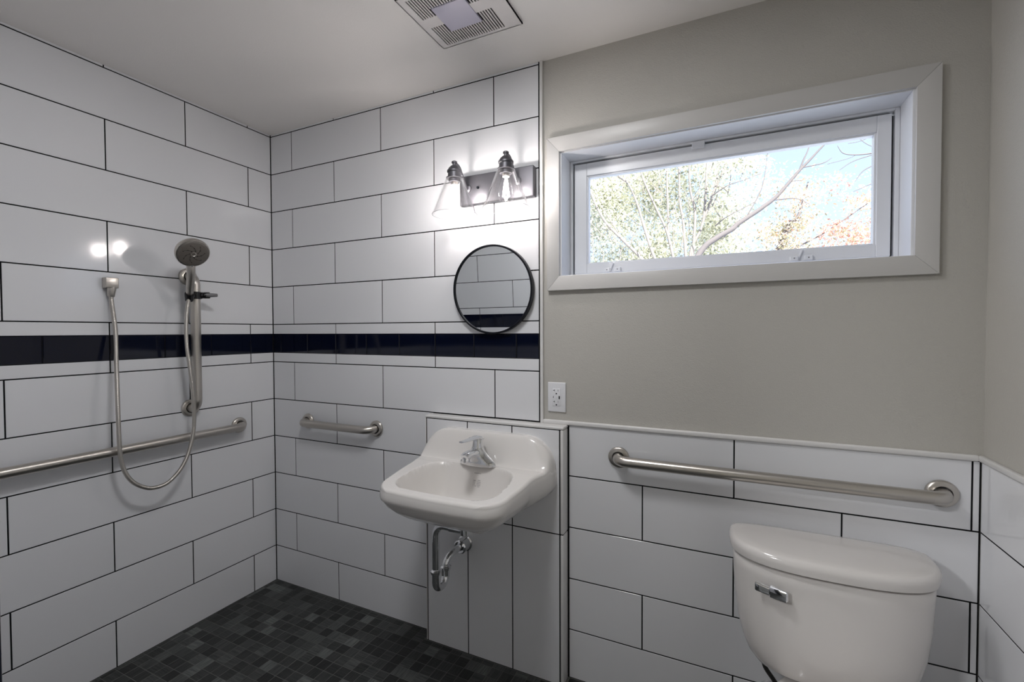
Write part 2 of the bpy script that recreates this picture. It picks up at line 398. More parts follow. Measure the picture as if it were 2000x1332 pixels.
bm = NB(); ring(bm, WX0+0.007, WX1-0.007, WZ0+0.003, WZ1-0.005, 0.012, 0.012, 0.006, 0.008, 0.108, 0.150); bm_obj('outer_frame', bm, VINYL, win)
SX0, SX1, SZ0, SZ1 = 1.7075, 2.7560, 1.6270, 2.0790
bm = NB(); ring(bm, SX0, SX1, SZ0, SZ1, 0.052, 0.038, 0.040, 0.052, 0.112, 0.150, 0.002); sash = bm_obj('sash', bm, VINYL, win)
GX0, GX1, GZ0, GZ1 = SX0+0.052, SX1-0.038, SZ0+0.040, SZ1-0.052
bm = NB(); ring(bm, GX0-0.002, GX1+0.002, GZ0-0.002, GZ1+0.002, 0.008, 0.008, 0.007, 0.008, 0.118, 0.148, 0.002); bm_obj('glazing_bead', bm, VINYL, sash)
bm = NB(); box(bm, GX0-0.001, GX1+0.001, 0.128, 0.132, GZ0-0.001, GZ1+0.001); bm_obj('pane', bm, PANE, sash)
bm = NB(); box(bm, SX0-0.012, SX0-0.001, 0.135, 0.149, SZ0, SZ1); box(bm, SX1+0.001, SX1+0.010, 0.135, 0.149, SZ0, SZ1); box(bm, SX0, SX1, 0.135, 0.149, SZ1+0.001, SZ1+0.009)
bm_obj('weather_seal', bm, BLACKP, win)
bm = NB(); box(bm, 2.163, 2.207, 0.104, 0.113, 2.064, 2.092, 0.002); o = bm_obj('latch_keeper', bm, VINYL, win)
for xc, s in ((1.846, -1), (2.492, 1)):   # sash hinges with screws along the sill
    bm = NB(); box(bm, xc-0.012, xc+0.012, 0.100, 0.112, SZ0+0.001, SZ0+0.017, 0.002); box(bm, xc+0.030, xc+0.054, 0.100, 0.112, SZ0+0.001, SZ0+0.019, 0.002)
    Mh = Matrix.Translation((xc+0.016, 0.108, SZ0+0.018)) @ Matrix.Rotation(0.35, 4, 'Y'); box(bm, -0.0025, 0.0025, -0.004, 0.004, -0.017, 0.02, 0.001, 1, Mh)
    hg = bm_obj('limiter_bracket', bm, VINYL, win)
    for dx in (0.0, 0.042):
        bm = NB(); lathe(bm, [(0.0022, 0), (0.0022, 0.0012), (0, 0.0012)], (xc+dx, 0.100, SZ0+0.010), (0, -1, 0), 10); bm_obj('screw', bm, GREYP, hg)

# ------------------------------------------------------------------ grab bars
def flange(name, c, ax, parent, r=0.0395):
    bm = NB(); lathe(bm, [(0.0, 0.0), (r, 0.0), (r, 0.006), (r-0.002, 0.0095), (r-0.006, 0.0115), (0.0235, 0.0125), (0.0225, 0.011), (0.0, 0.011)], c, ax, 40)
    return bm_obj(name, bm, NICKEL, parent, smooth=35)
def bar_path(a, b, n, stand, rb):
    a, b, n = Vector(a), Vector(b), Vector(n); d = (b-a).normalized(); pts = [a + n*0.004, a + n*(stand-rb)]
    for k in range(1, 11):
        t = math.pi/2*k/10; pts.append(a + n*(stand-rb) + n*rb*math.sin(t) + d*rb*(1-math.cos(t)))
    for k in range(10, 0, -1):
        t = math.pi/2*k/10; pts.append(b + n*(stand-rb) + n*rb*math.sin(t) - d*rb*(1-math.cos(t)))
    pts += [b + n*(stand-rb), b + n*0.004]; return pts
def grab_bar(name, label, cat, a, b, n, stand=0.057, rb=0.042, r=0.0192, group=None):
    t = thing(name, label, cat, a, group)
    bm = NB(); tube(bm, bar_path(a, b, n, stand, rb), r, 28, False); bm_obj('bar_tube', bm, NICKEL, t, smooth=60)
    for c in (a, b):
        f = flange('mounting_flange', c, n, t)
        bm = NB(); lathe(bm, [(r+0.0005, 0.0112), (r+0.0028, 0.0135), (r+0.0005, 0.0135)], c, n, 32); bm_obj('shadow_gap_ring', bm, BLACKP, f)
    return t
grab_bar('grab_bar', 'long brushed nickel grab bar along the left shower wall, running out of the frame', 'grab bar', (0, -1.276, 0.913), (0, -0.207, 0.911), (1, 0, 0), group='horizontal grab bars')
grab_bar('grab_bar', 'shortest horizontal grab bar, on the tiles between the shower corner and the sink', 'grab bar', (0.268, 0, 0.917), (0.735, 0, 0.917), (0, -1, 0), group='horizontal grab bars')
grab_bar('grab_bar', 'brushed nickel grab bar on the wainscot above the toilet tank', 'grab bar', (1.917, 0, 0.912), (2.854, 0, 0.914), (0, -1, 0), group='horizontal grab bars')
slide = grab_bar('slide_bar', 'vertical brushed nickel slide bar holding the hand shower on the left wall', 'slide bar', (0, -0.442, 1.651), (0, -0.442, 1.037), (1, 0, 0), r=0.0205)
# slider clamp with knob and cone holder
bx, by, bz = 0.057, -0.442, 1.562
HC = Vector((0.100, -0.492, 1.552))      # holder centre
hd = (Vector((0.21, -0.538, 1.732)) - HC).normalized()
bm = NB(); lathe(bm, [(0.0, -0.017), (0.0215, -0.017), (0.0265, -0.014), (0.0265, 0.014), (0.0215, 0.017), (0.0, 0.017)], (bx, by, bz), (0, 0, 1), 32)
kd = Vector((0.52, 0.85, 0.05)).normalized()
lathe(bm, [(0.0, 0.015), (0.0135, 0.017), (0.0150, 0.026), (0.0150, 0.030), (0.0135, 0.031), (0.0150, 0.033), (0.0150, 0.054), (0.0125, 0.058), (0.0, 0.058)], (bx, by, bz), kd, 28)
slider = bm_obj('slider_clamp', bm, BLACKP, slide, smooth=35)
bm = NB(); tube(bm, [Vector((bx, by, bz)) + kd*0.040 + Vector((0.012, -0.006, 0)), Vector((bx, by, bz)) + kd*0.060 + Vector((0.01, -0.004, 0.0)), Vector((bx, by, bz)) + kd*0.085], [0.0085, 0.0095, 0.0075], 14); bm_obj('lock_lever', bm, GREYP, slider, smooth=40)
bm = NB(); tube(bm, [Vector((bx, by, bz)), HC.lerp(Vector((bx, by, bz)), 0.25) + Vector((0, 0, 0.004))], [0.012, 0.010], 16)
lathe(bm, [(0.0125, -0.020), (0.0155, -0.019), (0.0195, 0.012), (0.0190, 0.016), (0.0160, 0.016), (0.0120, -0.020)], HC, hd, 28); bm_obj('cone_holder', bm, BLACKP, slider, smooth=40)

# ------------------------------------------------------------------ hand shower
head_c = Vector((0.212, -0.539, 1.732)); n = Vector((0.83, -0.135, -0.60)).normalized()
hs = thing('hand_shower', 'round brushed nickel hand shower with dark spray face on the slide bar', 'hand shower', tuple(HC - hd*0.02))
bm = NB(); L = (head_c - HC).length
tp = [HC - hd*0.022, HC - hd*0.015, HC + hd*0.02, HC + hd*0.07, HC + hd*0.12, HC + hd*(L-0.068) - n*0.008, HC + hd*(L-0.045) - n*0.018, head_c - n*0.022 - hd*0.012]
tube(bm, tp, [0.0095, 0.0115, 0.0145, 0.0160, 0.0165, 0.0170, 0.0170, 0.015], 24); bm_obj('handle', bm, NICKEL, hs, smooth=60)
bm = NB(); lathe(bm, [(0.0, -0.036), (0.020, -0.035), (0.042, -0.032), (0.056, -0.024), (0.0630, -0.014), (0.0650, -0.006), (0.0645, 0.003), (0.0625, 0.007), (0.060, 0.0075), (0.059, 0.006), (0.0, 0.006)], head_c, n, 48); bm_obj('head', bm, NICKEL, hs, smooth=40)
bm = NB(); lathe(bm, [(0.0598, 0.005), (0.0585, 0.0085), (0.050, 0.0115), (0.030, 0.0130), (0.0, 0.0135)], head_c, n, 48); face = bm_obj('spray_face', bm, DARKRUB, hs, smooth=60)
u, v = frame_of(n); bm = NB()
def nz_h(r): return 0.0135 - 0.0055*(r/0.0585)**2.4
for arm in range(7):
    for q in range(9):
        r = 0.016 + 0.0042*q; a = arm*2*math.pi/7 + q*0.115; rr = 0.0014 if q % 3 else 0.0022
        c = head_c + (u*math.cos(a) + v*math.sin(a))*r + n*nz_h(r)
        lathe(bm, [(rr, -0.001), (rr*0.8, 0.0012), (0, 0.0012)], c, n, 8)
for k in range(14):
    a = k*2*math.pi/14; r = 0.053 if k % 2 else 0.046; c = head_c + (u*math.cos(a) + v*math.sin(a))*r + n*nz_h(r); lathe(bm, [(0.002, -0.001), (0.0016, 0.001), (0, 0.001)], c, n, 8)
o = bm_obj('spray_nozzles', bm, BLACKP, hs); o['kind'] = 'stuff'
bm = NB(); lathe(bm, [(0.0095, 0.0125), (0.0100, 0.0145), (0.0080, 0.0150), (0.0068, 0.0137)], head_c, n, 24); bm_obj('centre_ring', bm, NICKEL, face, smooth=40)
dn = -hd; sel_c = head_c + dn*0.058 + n*0.003; bm = NB(); tube(bm, [sel_c - dn*0.008, sel_c + dn*0.012], [0.0045, 0.0035], 12); bm_obj('spray_selector', bm, CHROME, hs, smooth=50)

# ------------------------------------------------------------------ water outlet and hose
wo_ = thing('water_outlet', 'small square brushed nickel hose outlet on the left wall', 'hose outlet', (0, -0.746, 1.594))
bm = NB(); box(bm, 0.0003, 0.034, -0.7675, -0.7245, 1.5725, 1.6150, 0.0025, 3); bm_obj('square_body', bm, NICKEL, wo_, smooth=40)
oc = Vector((0.0195, -0.7435, 1.5735))
bm = NB(); lathe(bm, [(0.0, 0.002), (0.0145, 0.002), (0.0150, -0.003), (0.0120, -0.034), (0.0105, -0.036), (0.0, -0.036)], oc, (0.03, 0.05, 1), 24); bm_obj('hose_nut', bm, NICKEL, wo_, smooth=40)
def lw(u_, v_, x):    # point on the plane x = const seen at that place of the photograph's frame
    d = F + RT*((u_-1000)/894.8626) - UP*((v_-666)/894.8626); return CAM + d*((x-CAM.x)/d.x)
HOSE = [(.1035,-.4965,1.5430),(.101,-.4973,1.5295),(.104,-.5063,1.4809),(.108,-.5125,1.4037),(.111,-.513,1.3269),(.112,-.504,1.2498),(.112,-.4963,1.1717),(.11,-.4894,1.093),(.108,-.4856,1.0338),(.105,-.487,.9557),(.103,-.4982,.8893),(.101,-.519,.8263),(.1,-.5503,.7767),(.1,-.5938,.742),(.1,-.6353,.7342),(.1,-.6748,.7439),(.098,-.7192,.7796),(.096,-.747,.8314),(.095,-.7598,.8954),(.094,-.7628,.974),(.09,-.7627,1.0771),(.08,-.7592,1.1798),(.065,-.7535,1.2823),(.045,-.7448,1.3867),(.03,-.7434,1.4563),(.0195,-.7455,1.5242),(.0185,-.7445,1.542)]
pts = resample(spline(HOSE, 30), 0.00145)
bm = NB(); tube(bm, pts, [(0.0074, 0.0086, 0.0074)[k % 3] for k in range(len(pts))], 10)
tag(bm_obj('shower_hose', bm, NICKEL, None, (0.0185, -0.7445, 1.542), smooth=180), 'ribbed metal shower hose looping below the left grab bar', 'hose')

# ------------------------------------------------------------------ round mirror
MR = 0.187; mt = thing('round_mirror', 'round wall mirror with a thin black frame above the sink', 'mirror', (1.389, -0.0235, 1.5665)); mt.rotation_euler = (0.048, 0, 0)
def mpart(name, prof, m, seg=96):
    bm = NB(); lathe(bm, prof, (0, 0, 0), (0, -1, 0), seg); return bm_obj(name, bm, m, mt, (0, 0, 0), smooth=35)
mpart('mirror_glass', [(0.0, 0.0035), (MR-0.0075, 0.0035)], MIRROR)
mpart('frame', [(MR-0.0078, 0.001), (MR-0.0078, 0.0085), (MR-0.0065, 0.0095), (MR-0.001, 0.0095), (MR, 0.0085), (MR, -0.0135), (MR-0.001, -0.0145), (0.0, -0.0145)], BLACKM)

# ------------------------------------------------------------------ vanity light
vl = thing('vanity_light', 'two lamp vanity light with clear cone shades above the round mirror', 'wall light', (1.409, 0.0, 1.995))
bm = NB(); box(bm, 1.236, 1.582, -0.030, -0.0002, 1.933, 2.0565, 0.004, 3); bm_obj('back_plate', bm, BRONZE, vl, smooth=40)
bm = NB(); lathe(bm, [(0.0055, 0.0), (0.0055, 0.006), (0.004, 0.009), (0.0, 0.0095)], (1.328, -0.030, 1.999), (0, -1, 0), 16); bm_obj('plate_screw', bm, BLACKM, vl, smooth=40)
for lx in (1.2775, 1.511):
    ly, zb = -0.135, 1.867
    bm = NB(); tube(bm, spline([(lx, -0.029, 2.000), (lx, -0.045, 2.003), (lx, -0.070, 2.028), (lx, -0.098, 2.066), (lx, -0.122, 2.074), (lx, ly, 2.062)], 8), 0.0075, 16); arm = bm_obj('arm', bm, BRONZE, vl, smooth=60)
    bm = NB(); lathe(bm, [(0.017, 0.0), (0.017, 0.004), (0.010, 0.008), (0.0, 0.008)], (lx, -0.030, 2.000), (0, -1, 0), 24); bm_obj('arm_collar', bm, BRONZE, arm, smooth=40)
    bm = NB(); lathe(bm, [(0.0, 0.0), (0.0085, 0.0), (0.0075, 0.012), (0.0115, 0.014), (0.0115, 0.019), (0.008, 0.022), (0.0, 0.022)], (lx, ly, 2.062), (0, 0, 1), 20); bm_obj('finial', bm, BRONZE, arm, smooth=40)
    bm = NB(); lathe(bm, [(0.0, 1.9985), (0.0240, 1.9985), (0.0240, 2.012), (0.0340, 2.013), (0.0340, 2.0165), (0.0272, 2.019), (0.0265, 2.036), (0.0300, 2.039), (0.0300, 2.045), (0.0270, 2.048), (0.0235, 2.055), (0.0150, 2.0635), (0.0, 2.065)], (lx, ly, 0), (0, 0, 1), 36); bm_obj('socket', bm, BRONZE, vl, smooth=35)
    R0_, R1_, z1 = 0.0335, 0.0925, 2.0135
    bm = NB(); lathe(bm, [(0.0245, z1+0.001), (R0_-0.003, z1+0.001), (R0_+0.001, z1-0.002), (R0_+0.004, z1-0.008), (R1_, zb), (R1_-0.0012, zb-0.0012), (R1_-0.0028, zb), (R0_+0.001, z1-0.009), (R0_-0.003, z1-0.004), (0.0245, z1-0.003)], (lx, ly, 0), (0, 0, 1), 64); gs = bm_obj('glass_shade', bm, SHADE, vl, smooth=35)
    bm = NB(); lathe(bm, [(R1_-0.0013+0.0009*math.cos(q*math.pi/4), zb-0.0002+0.0009*math.sin(q*math.pi/4)) for q in range(9)], (lx, ly, 0), (0, 0, 1), 64); bm_obj('shade_rim', bm, EDGE, gs, smooth=60)
    bt = 1.9985
    bm = NB(); lathe(bm, [(0.0135, bt-0.002), (0.0140, bt-0.014), (0.0190, bt-0.030), (0.0270, bt-0.052), (0.0315, bt-0.072), (0.0315, bt-0.084), (0.0265, bt-0.100), (0.0160, bt-0.111), (0.0, bt-0.1145)], (lx, ly, 0), (0, 0, 1), 36); bulb = bm_obj('bulb', bm, BULBG, vl, smooth=60)
    bm = NB(); lathe(bm, [(0.0, bt), (0.0133, bt), (0.0133, bt-0.012), (0.0, bt-0.013)], (lx, ly, 0), (0, 0, 1), 24); bm_obj('bulb_base', bm, CREAM, bulb, smooth=40)
    bm = NB(); tube(bm, [(lx, ly, bt-0.013), (lx, ly, bt-0.03)], [0.005, 0.003], 12)
    bm_obj('glass_stem', bm, BULBG, bulb, smooth=60)
    for k in range(6):
        a = k*math.pi/3 + 0.3; bm = NB()
        tube(bm, [(lx+0.004*math.cos(a), ly+0.004*math.sin(a), bt-0.028), (lx+0.013*math.cos(a), ly+0.013*math.sin(a), bt-0.088)], 0.0013, 6); bm_obj('filament', bm, FILM, bulb)

# ------------------------------------------------------------------ duplex outlet with charging ports
ot = thing('outlet', 'white duplex outlet with two charging ports beside the tile edge', 'outlet', (1.667, 0.007, 1.1255))
bm = NB(); box(bm, 1.6290, 1.7050, 0.0005, 0.0068, 1.0660, 1.1850, 0.003, 3); bm_obj('cover_plate', bm, PLAST, ot, smooth=40)
bm = NB(); box(bm, 1.6500, 1.6840, -0.0015, 0.004, 1.0905, 1.1605, 0.001, 2); dev = bm_obj('receptacle', bm, PLAST, ot, smooth=40)
def slots(name, rects, rounds=()):
    bm = NB()
    for (xc, zc, w, h) in rects: box(bm, xc-w/2, xc+w/2, -0.0018, 0.0, zc-h/2, zc+h/2)
    for (xc, zc, r) in rounds: lathe(bm, [(r, 0.0), (r, 0.0005), (0, 0.0005)], (xc, -0.0014, zc), (0, -1, 0), 14)
    bm_obj(name, bm, BLACKP, dev)
for zc in (1.1525, 1.1075):
    slots('socket_slots', [(1.6590, zc, 0.0012, 0.0075), (1.6560, zc, 0.006, 0.0013), (1.6735, zc, 0.0013, 0.0065)], [(1.6667, zc-0.0125, 0.0027)])
slots('usb_c_port', [(1.6540, 1.1255, 0.0016, 0.008)]); slots('usb_port', [(1.6790, 1.1245, 0.0050, 0.0125)])
for zc in (1.1740, 1.0770):
    bm = NB(); lathe(bm, [(0.0024, 0.0), (0.0024, 0.0006), (0.0, 0.0008)], (1.667, 0.0005, zc), (0, -1, 0), 12); bm_obj('plate_screw', bm, PLAST, ot)

# ------------------------------------------------------------------ wall hung sink
SC, YB, YS = 1.387, PY, -0.478
sk = thing('sink', 'white wall hung porcelain sink with a raised curved back', 'sink', (SC, YB, 0.86))
def hw(y):
    if y > -0.25: w = 0.268 + 0.030*sstep((y+0.25)/0.17)
    else: w = 0.268 - 0.017*sstep((-0.25-y)/0.22)
    r = 0.078; d = (YS + r) - y
    if d > 0: w -= r - math.sqrt(max(r*r - d*d, 0))
    return w
def deck(y): return 0.8365 + 0.0265*max(0.0, min(1.0, (y+0.47)/0.27))
def rrect_sdf(x, y, cx, cy_, hx, hy, r):
    qx, qy = abs(x-cx)-hx+r, abs(y-cy_)-hy+r
    return math.hypot(max(qx, 0), max(qy, 0)) + min(max(qx, qy), 0) - r
def sink_z(x, y, edge):
    W_ = hw(max(y, -0.1)) if y > -0.2 else hw(y)
    ax = abs(x-SC); r = 0.125; d = ax - (W_ - r); drop = 0.0 if d <= 0 else r - math.sqrt(max(r*r - min(d, r)**2, 0))
    z = deck(y); Hh = max(0.0, 0.978 - drop - z)
    z += Hh*sstep((y + 0.148)/0.062)
    hx = 0.208 - 0.030*(1-sstep((-y-0.16)/0.16))*1.0
    sd = rrect_sdf(x, y, SC+0.003, -0.309, hx, 0.136, 0.075)
    if sd < 0:
        t = min(1.0, -sd/0.080); z -= 0.148*(1-(1-t)**2.4)*sstep(-sd/0.006 + 0.3)
    if edge < 0.013: z -= 0.013 - math.sqrt(max(0.013**2 - (0.013-edge)**2, 0))
    return z
NX, NY = 120, 100; bm = NB(); G = []
ts = [(1-math.cos(math.pi*k/NY))/2 if k > NY/2 else k/NY for k in range(NY+1)]
for k in range(NY+1):
    y = YB + (YS-YB)*ts[k]; W_ = hw(y); row = []
    for i in range(NX+1):
        x = W_*math.sin((i/NX*2-1)*math.pi/2); yy = y
        if y < -0.30: yy = y - 0.012*(1-min(1.0, (x/0.25)**2))**1.5*sstep((-0.30-y)/0.17)
        e = min(W_-abs(x), (y-YS)) if y < YS+0.05 else W_-abs(x)
        row.append(bm.verts.new((SC+x, yy, sink_z(SC+x, y, e))))
    G.append(row)
for a, b in zip(G, G[1:]):
    for i in range(NX): bm.faces.new((a[i], b[i], b[i+1], a[i+1]))
loop = G[0] + [G[k][NX] for k in range(1, NY+1)] + G[NY][NX-1::-1] + [G[k][0] for k in range(NY-1, 0, -1)]
prev = loop; base = [v.co.copy() for v in loop]; nL = len(loop); cxy = Vector((SC, -0.235))
PROF = [(1.004, 0.004, 0), (1.008, 0.014, 0), (1.010, 0.4, 1), (1.004, 0.75, 1), (0.985, 1.0, 1), (0.94, 0.020, 2), (0.86, 0.042, 2), (0.74, 0.066, 2), (0.60, 0.082, 2), (0.40, 0.091, 2), (0.2, 0.094, 2)]
for (s, q, mode) in PROF:
    ringv = []
    for p in base:
        zl = 0.784 if p.y < -0.2 else 0.784 - 0.004*(p.y+0.2)/0.14
        x = cxy.x + (p.x-cxy.x)*s; y = cxy.y + (p.y-cxy.y)*s if p.y < cxy.y else p.y + (0.0 if s > 0.5 else (cxy.y-p.y)*(0.5-s)*2)
        y = min(y, YB)
        z = p.z - q if mode == 0 else (p.z-0.014) + (zl-(p.z-0.014))*q if mode == 1 else zl - q
        ringv.append(bm.verts.new((x, y, z)))
    for k in range(nL): bm.faces.new((prev[k], prev[(k+1) % nL], ringv[(k+1) % nL], ringv[k]))
    prev = ringv
bm.faces.new(prev)
bmesh.ops.remove_doubles(bm, verts=bm.verts, dist=1e-5)
bmesh.ops.recalc_face_normals(bm, faces=bm.faces[:])
bm_obj('basin', bm, PORC, sk, smooth=60)
bm = NB(); lathe(bm, [(0.0, 0.0035), (0.010, 0.003), (0.020, 0.0015), (0.0225, -0.002), (0.0225, -0.006), (0.0, -0.006)], (SC, -0.310, sink_z(SC, -0.310, 1) + 0.0025), (0, 0, 1), 28); bm_obj('drain_flange', bm, CHROME, sk, smooth=40)
# small grey print on the back slope of the basin (illegible maker line and two compliance marks)
bm = NB()
def on_slope(xc, yc, w, dpt):
    q = [(xc-w/2, yc-dpt/2), (xc+w/2, yc-dpt/2), (xc+w/2, yc+dpt/2), (xc-w/2, yc+dpt/2)]
    a = [bm.verts.new((x, y-0.0006, sink_z(x, y, 1)+0.0008)) for x, y in q]; bm.faces.new(a)
for k in range(9): on_slope(SC+0.004+k*0.0034, -0.1800, 0.0024, 0.0008)
for (xc, yc, w, d) in ((0.0035, -0.1905, 0.0012, 0.0075), (0.0090, -0.1875, 0.009, 0.0008), (0.0085, -0.1905, 0.0012, 0.005), (0.0140, -0.1935, 0.006, 0.0009)): on_slope(SC+xc, yc, w, d)
for k in range(5): on_slope(SC+0.027, -0.1868-k*0.0018, (0.012, 0.016, 0.017, 0.016, 0.011)[k], 0.0009)
bm_obj('grey_print_marks', bm, PRINT, sk)['kind'] = 'stuff'

# ------------------------------------------------------------------ faucet
FX, FY, FZ = 1.398, -0.168, 0.8655
fc = thing('faucet', 'chrome single lever faucet on the sink deck', 'faucet', (FX, FY, FZ))
def oval(hx, hy, z, dy=0.0, n_=40, e=2.0): return [Vector((FX+hx*math.copysign(abs(math.cos(a))**(2/e), math.cos(a)), FY+dy+hy*math.copysign(abs(math.sin(a))**(2/e), math.sin(a)), z)) for a in [2*math.pi*k/n_ for k in range(n_)]]
bm = NB(); loft(bm, [oval(0.079, 0.027, FZ-0.001), oval(0.080, 0.028, FZ+0.005), oval(0.077, 0.0265, FZ+0.013), oval(0.064, 0.0265, FZ+0.024), oval(0.046, 0.0265, FZ+0.038), oval(0.031, 0.026, FZ+0.055), oval(0.0245, 0.025, FZ+0.066), oval(0.0235, 0.0235, FZ+0.070)]); bm_obj('base_body', bm, CHROME, fc, smooth=60)
bm = NB()
def sp_ring(c, t, hx, hz, n_=24):
    t = Vector(t).normalized(); s = t.cross(Vector((0, 0, 1))).normalized(); w = s.cross(t)
    return [Vector(c) + s*hx*math.cos(2*math.pi*k/n_) + w*hz*math.sin(2*math.pi*k/n_) for k in range(n_)]
loft(bm, [sp_ring((FX, FY+0.012, FZ+0.040), (0, -1, 0.15), 0.022, 0.020), sp_ring((FX, FY-0.020, FZ+0.049), (0, -1, 0.2), 0.0215, 0.019), sp_ring((FX, FY-0.055, FZ+0.056), (0, -1, 0.1), 0.020, 0.0155), sp_ring((FX, FY-0.088, FZ+0.058), (0, -1, -0.05), 0.019, 0.013), sp_ring((FX, FY-0.105, FZ+0.055), (0, -1, -0.5), 0.017, 0.009)])
bm_obj('spout', bm, CHROME, fc, smooth=60)
bm = NB(); lathe(bm, [(0.0, 0.006), (0.0125, 0.006), (0.0125, -0.012), (0.0105, -0.014), (0.0, -0.013)], (FX, FY-0.092, FZ+0.046), (0, 0, 1), 24); bm_obj('aerator', bm, CHROME, fc, smooth=40)
bm = NB(); loft(bm, [oval(0.0225, 0.0225, FZ+0.068), oval(0.0205, 0.0205, FZ+0.085, 0.001), oval(0.0195, 0.020, FZ+0.100, 0.003), oval(0.0165, 0.018, FZ+0.106, 0.003), oval(0.008, 0.009, FZ+0.109, 0.003)]); hb = bm_obj('lever_body', bm, CHROME, fc, smooth=60)
bm = NB(); loft(bm, [sp_ring((FX, FY+0.028, FZ+0.094), (0, -1, 0.4), 0.013, 0.004), sp_ring((FX, FY+0.016, FZ+0.103), (0, -1, 0.3), 0.021, 0.0085), sp_ring((FX, FY-0.012, FZ+0.110), (0, -1, 0.05), 0.020, 0.0080), sp_ring((FX, FY-0.050, FZ+0.1115), (0, -1, -0.02), 0.0155, 0.0055), sp_ring((FX, FY-0.095, FZ+0.1125), (0, -1, 0.0), 0.0125, 0.0045), sp_ring((FX, FY-0.122, FZ+0.1150), (0, -1, 0.15), 0.010, 0.0035)])
bm_obj('lever', bm, CHROME, hb, smooth=60)

# ------------------------------------------------------------------ chrome drain trap
tx, ty = 1.262, -0.262
tr = thing('drain_trap', 'polished chrome drain trap under the sink, ending in the tiled box', 'drain trap', (1.282, YB, 0.479))
bm = NB(); tube(bm, [(SC+0.009, -0.262, 0.664), (SC+0.009, -0.262, 0.692)], 0.017, 20); lathe(bm, [(0.0, 0.0), (0.021, 0.0), (0.0225, 0.004), (0.0225, 0.014), (0.019, 0.017)], (SC+0.009, -0.262, 0.668), (0, 0, 1), 10); bm_obj('brass_nut', bm, BRASS, tr, smooth=30)
bm = NB()
path = [(SC+0.020, ty, 0.640), (SC-0.01, ty, 0.640), (tx+0.06, ty, 0.640)] + [(tx+0.042-0.042*math.sin(a), ty, 0.598+0.042*math.cos(a)) for a in [math.pi/2*k/8 for k in range(0, 9)]] + [(tx, ty, 0.55), (tx, ty, 0.44)]
tube(bm, path, 0.0150, 24); bm_obj('offset_tailpiece', bm, CHROME, tr, smooth=60)
bm = NB(); lathe(bm, [(0.0, -0.022), (0.014, -0.022), (0.019, -0.017), (0.0195, 0.022), (0.0, 0.024)], (SC+0.009, ty, 0.642), (0, 0, 1), 28); tube(bm, [(SC-0.005, ty, 0.640), (SC-0.058, ty, 0.640)], 0.0172, 24); bm_obj('outlet_elbow', bm, CHROME, tr, smooth=40)
RU = 0.033; bm = NB()
path = [(tx, ty, 0.462), (tx, ty, 0.412)] + [(tx, ty+RU-RU*math.cos(a), 0.412-RU*math.sin(a)) for a in [math.pi*k/14 for k in range(1, 14)]] + [(tx, ty+2*RU, 0.412), (tx, ty+2*RU, 0.445)]
tube(bm, path, 0.0165, 24); bm_obj('u_bend', bm, CHROME, tr, smooth=60)
bm = NB(); ay = ty+2*RU
path = [(tx, ay, 0.430), (tx, ay, 0.448)] + [(tx+0.006*k/8, ay+0.048*(1-math.cos(a)), 0.448+0.048*math.sin(a)*0.70) for k, a in enumerate([math.pi/2*q/8 for q in range(9)])] + [(tx+0.008, ay+0.075, 0.4825), (tx+0.010, YB+0.002, 0.4825)]
tube(bm, path, 0.0140, 24); bm_obj('trap_arm', bm, CHROME, tr, smooth=60)
for (c, r) in (((tx, ty, 0.452), 0.0205), ((tx, ay, 0.438), 0.0200)):
    bm = NB(); lathe(bm, [(0.0, -0.010), (r-0.003, -0.010), (r, -0.007), (r, -0.002), (r+0.0025, 0.0), (r+0.0025, 0.005), (r, 0.007), (r-0.004, 0.011), (0.0, 0.011)], c, (0, 0, 1), 24); bm_obj('slip_nut', bm, CHROME, tr, smooth=35)
bm = NB(); lathe(bm, [(0.0150, 0.048), (0.024, 0.050), (0.0285, 0.046), (0.0290, 0.006), (0.034, 0.003), (0.034, 0.0), (0.0, 0.0)], (tx+0.010, YB-0.0002, 0.4825), (0, -1, 0), 36); bm_obj('wall_escutcheon', bm, CHROME, tr, smooth=40)

# ------------------------------------------------------------------ toilet
TX, TYB = 2.551, -0.050
tl = thing('toilet', 'white toilet with a rounded tank and lid under the right grab bar', 'toilet', (TX, TYB, 0.0))
def dshape(hx, yb, yf, z, e=2.6, n_=72, rb=0.045):
    """flat back at yb, bowed front reaching yf"""
    out = []
    for k in range(n_):
        a = 2*math.pi*k/n_; c, s = math.cos(a), math.sin(a)
        if s >= 0:   # back half: superellipse close to a rounded rectangle
            ee = 5.0; x = hx*math.copysign(abs(c)**(2/ee), c); y = (yb-0.075) + 0.075*abs(s)**(2/ee)
        else:
            x = hx*math.copysign(abs(c)**(2/e), c); y = (yb-0.075) - ((yb-0.075)-yf)*abs(s)**(2/e)
        out.append(Vector((TX+x, y, z)))
    return out
bm = NB()
loft(bm, [dshape(0.20, TYB-0.04, -0.24, 0.7145), dshape(0.2425, TYB-0.008, -0.2795, 0.7145), dshape(0.244, TYB-0.008, -0.281, 0.7130), dshape(0.2435, TYB-0.008, -0.281, 0.68), dshape(0.240, TYB-0.008, -0.278, 0.60), dshape(0.231, TYB-0.009, -0.272, 0.52), dshape(0.218, TYB-0.010, -0.262, 0.46), dshape(0.202, TYB-0.012, -0.250, 0.42), dshape(0.182, TYB-0.016, -0.236, 0.395), dshape(0.150, TYB-0.026, -0.215, 0.378), dshape(0.110, TYB-0.045, -0.185, 0.372)])
bm_obj('tank', bm, TOILP, tl, smooth=50)
bm = NB()
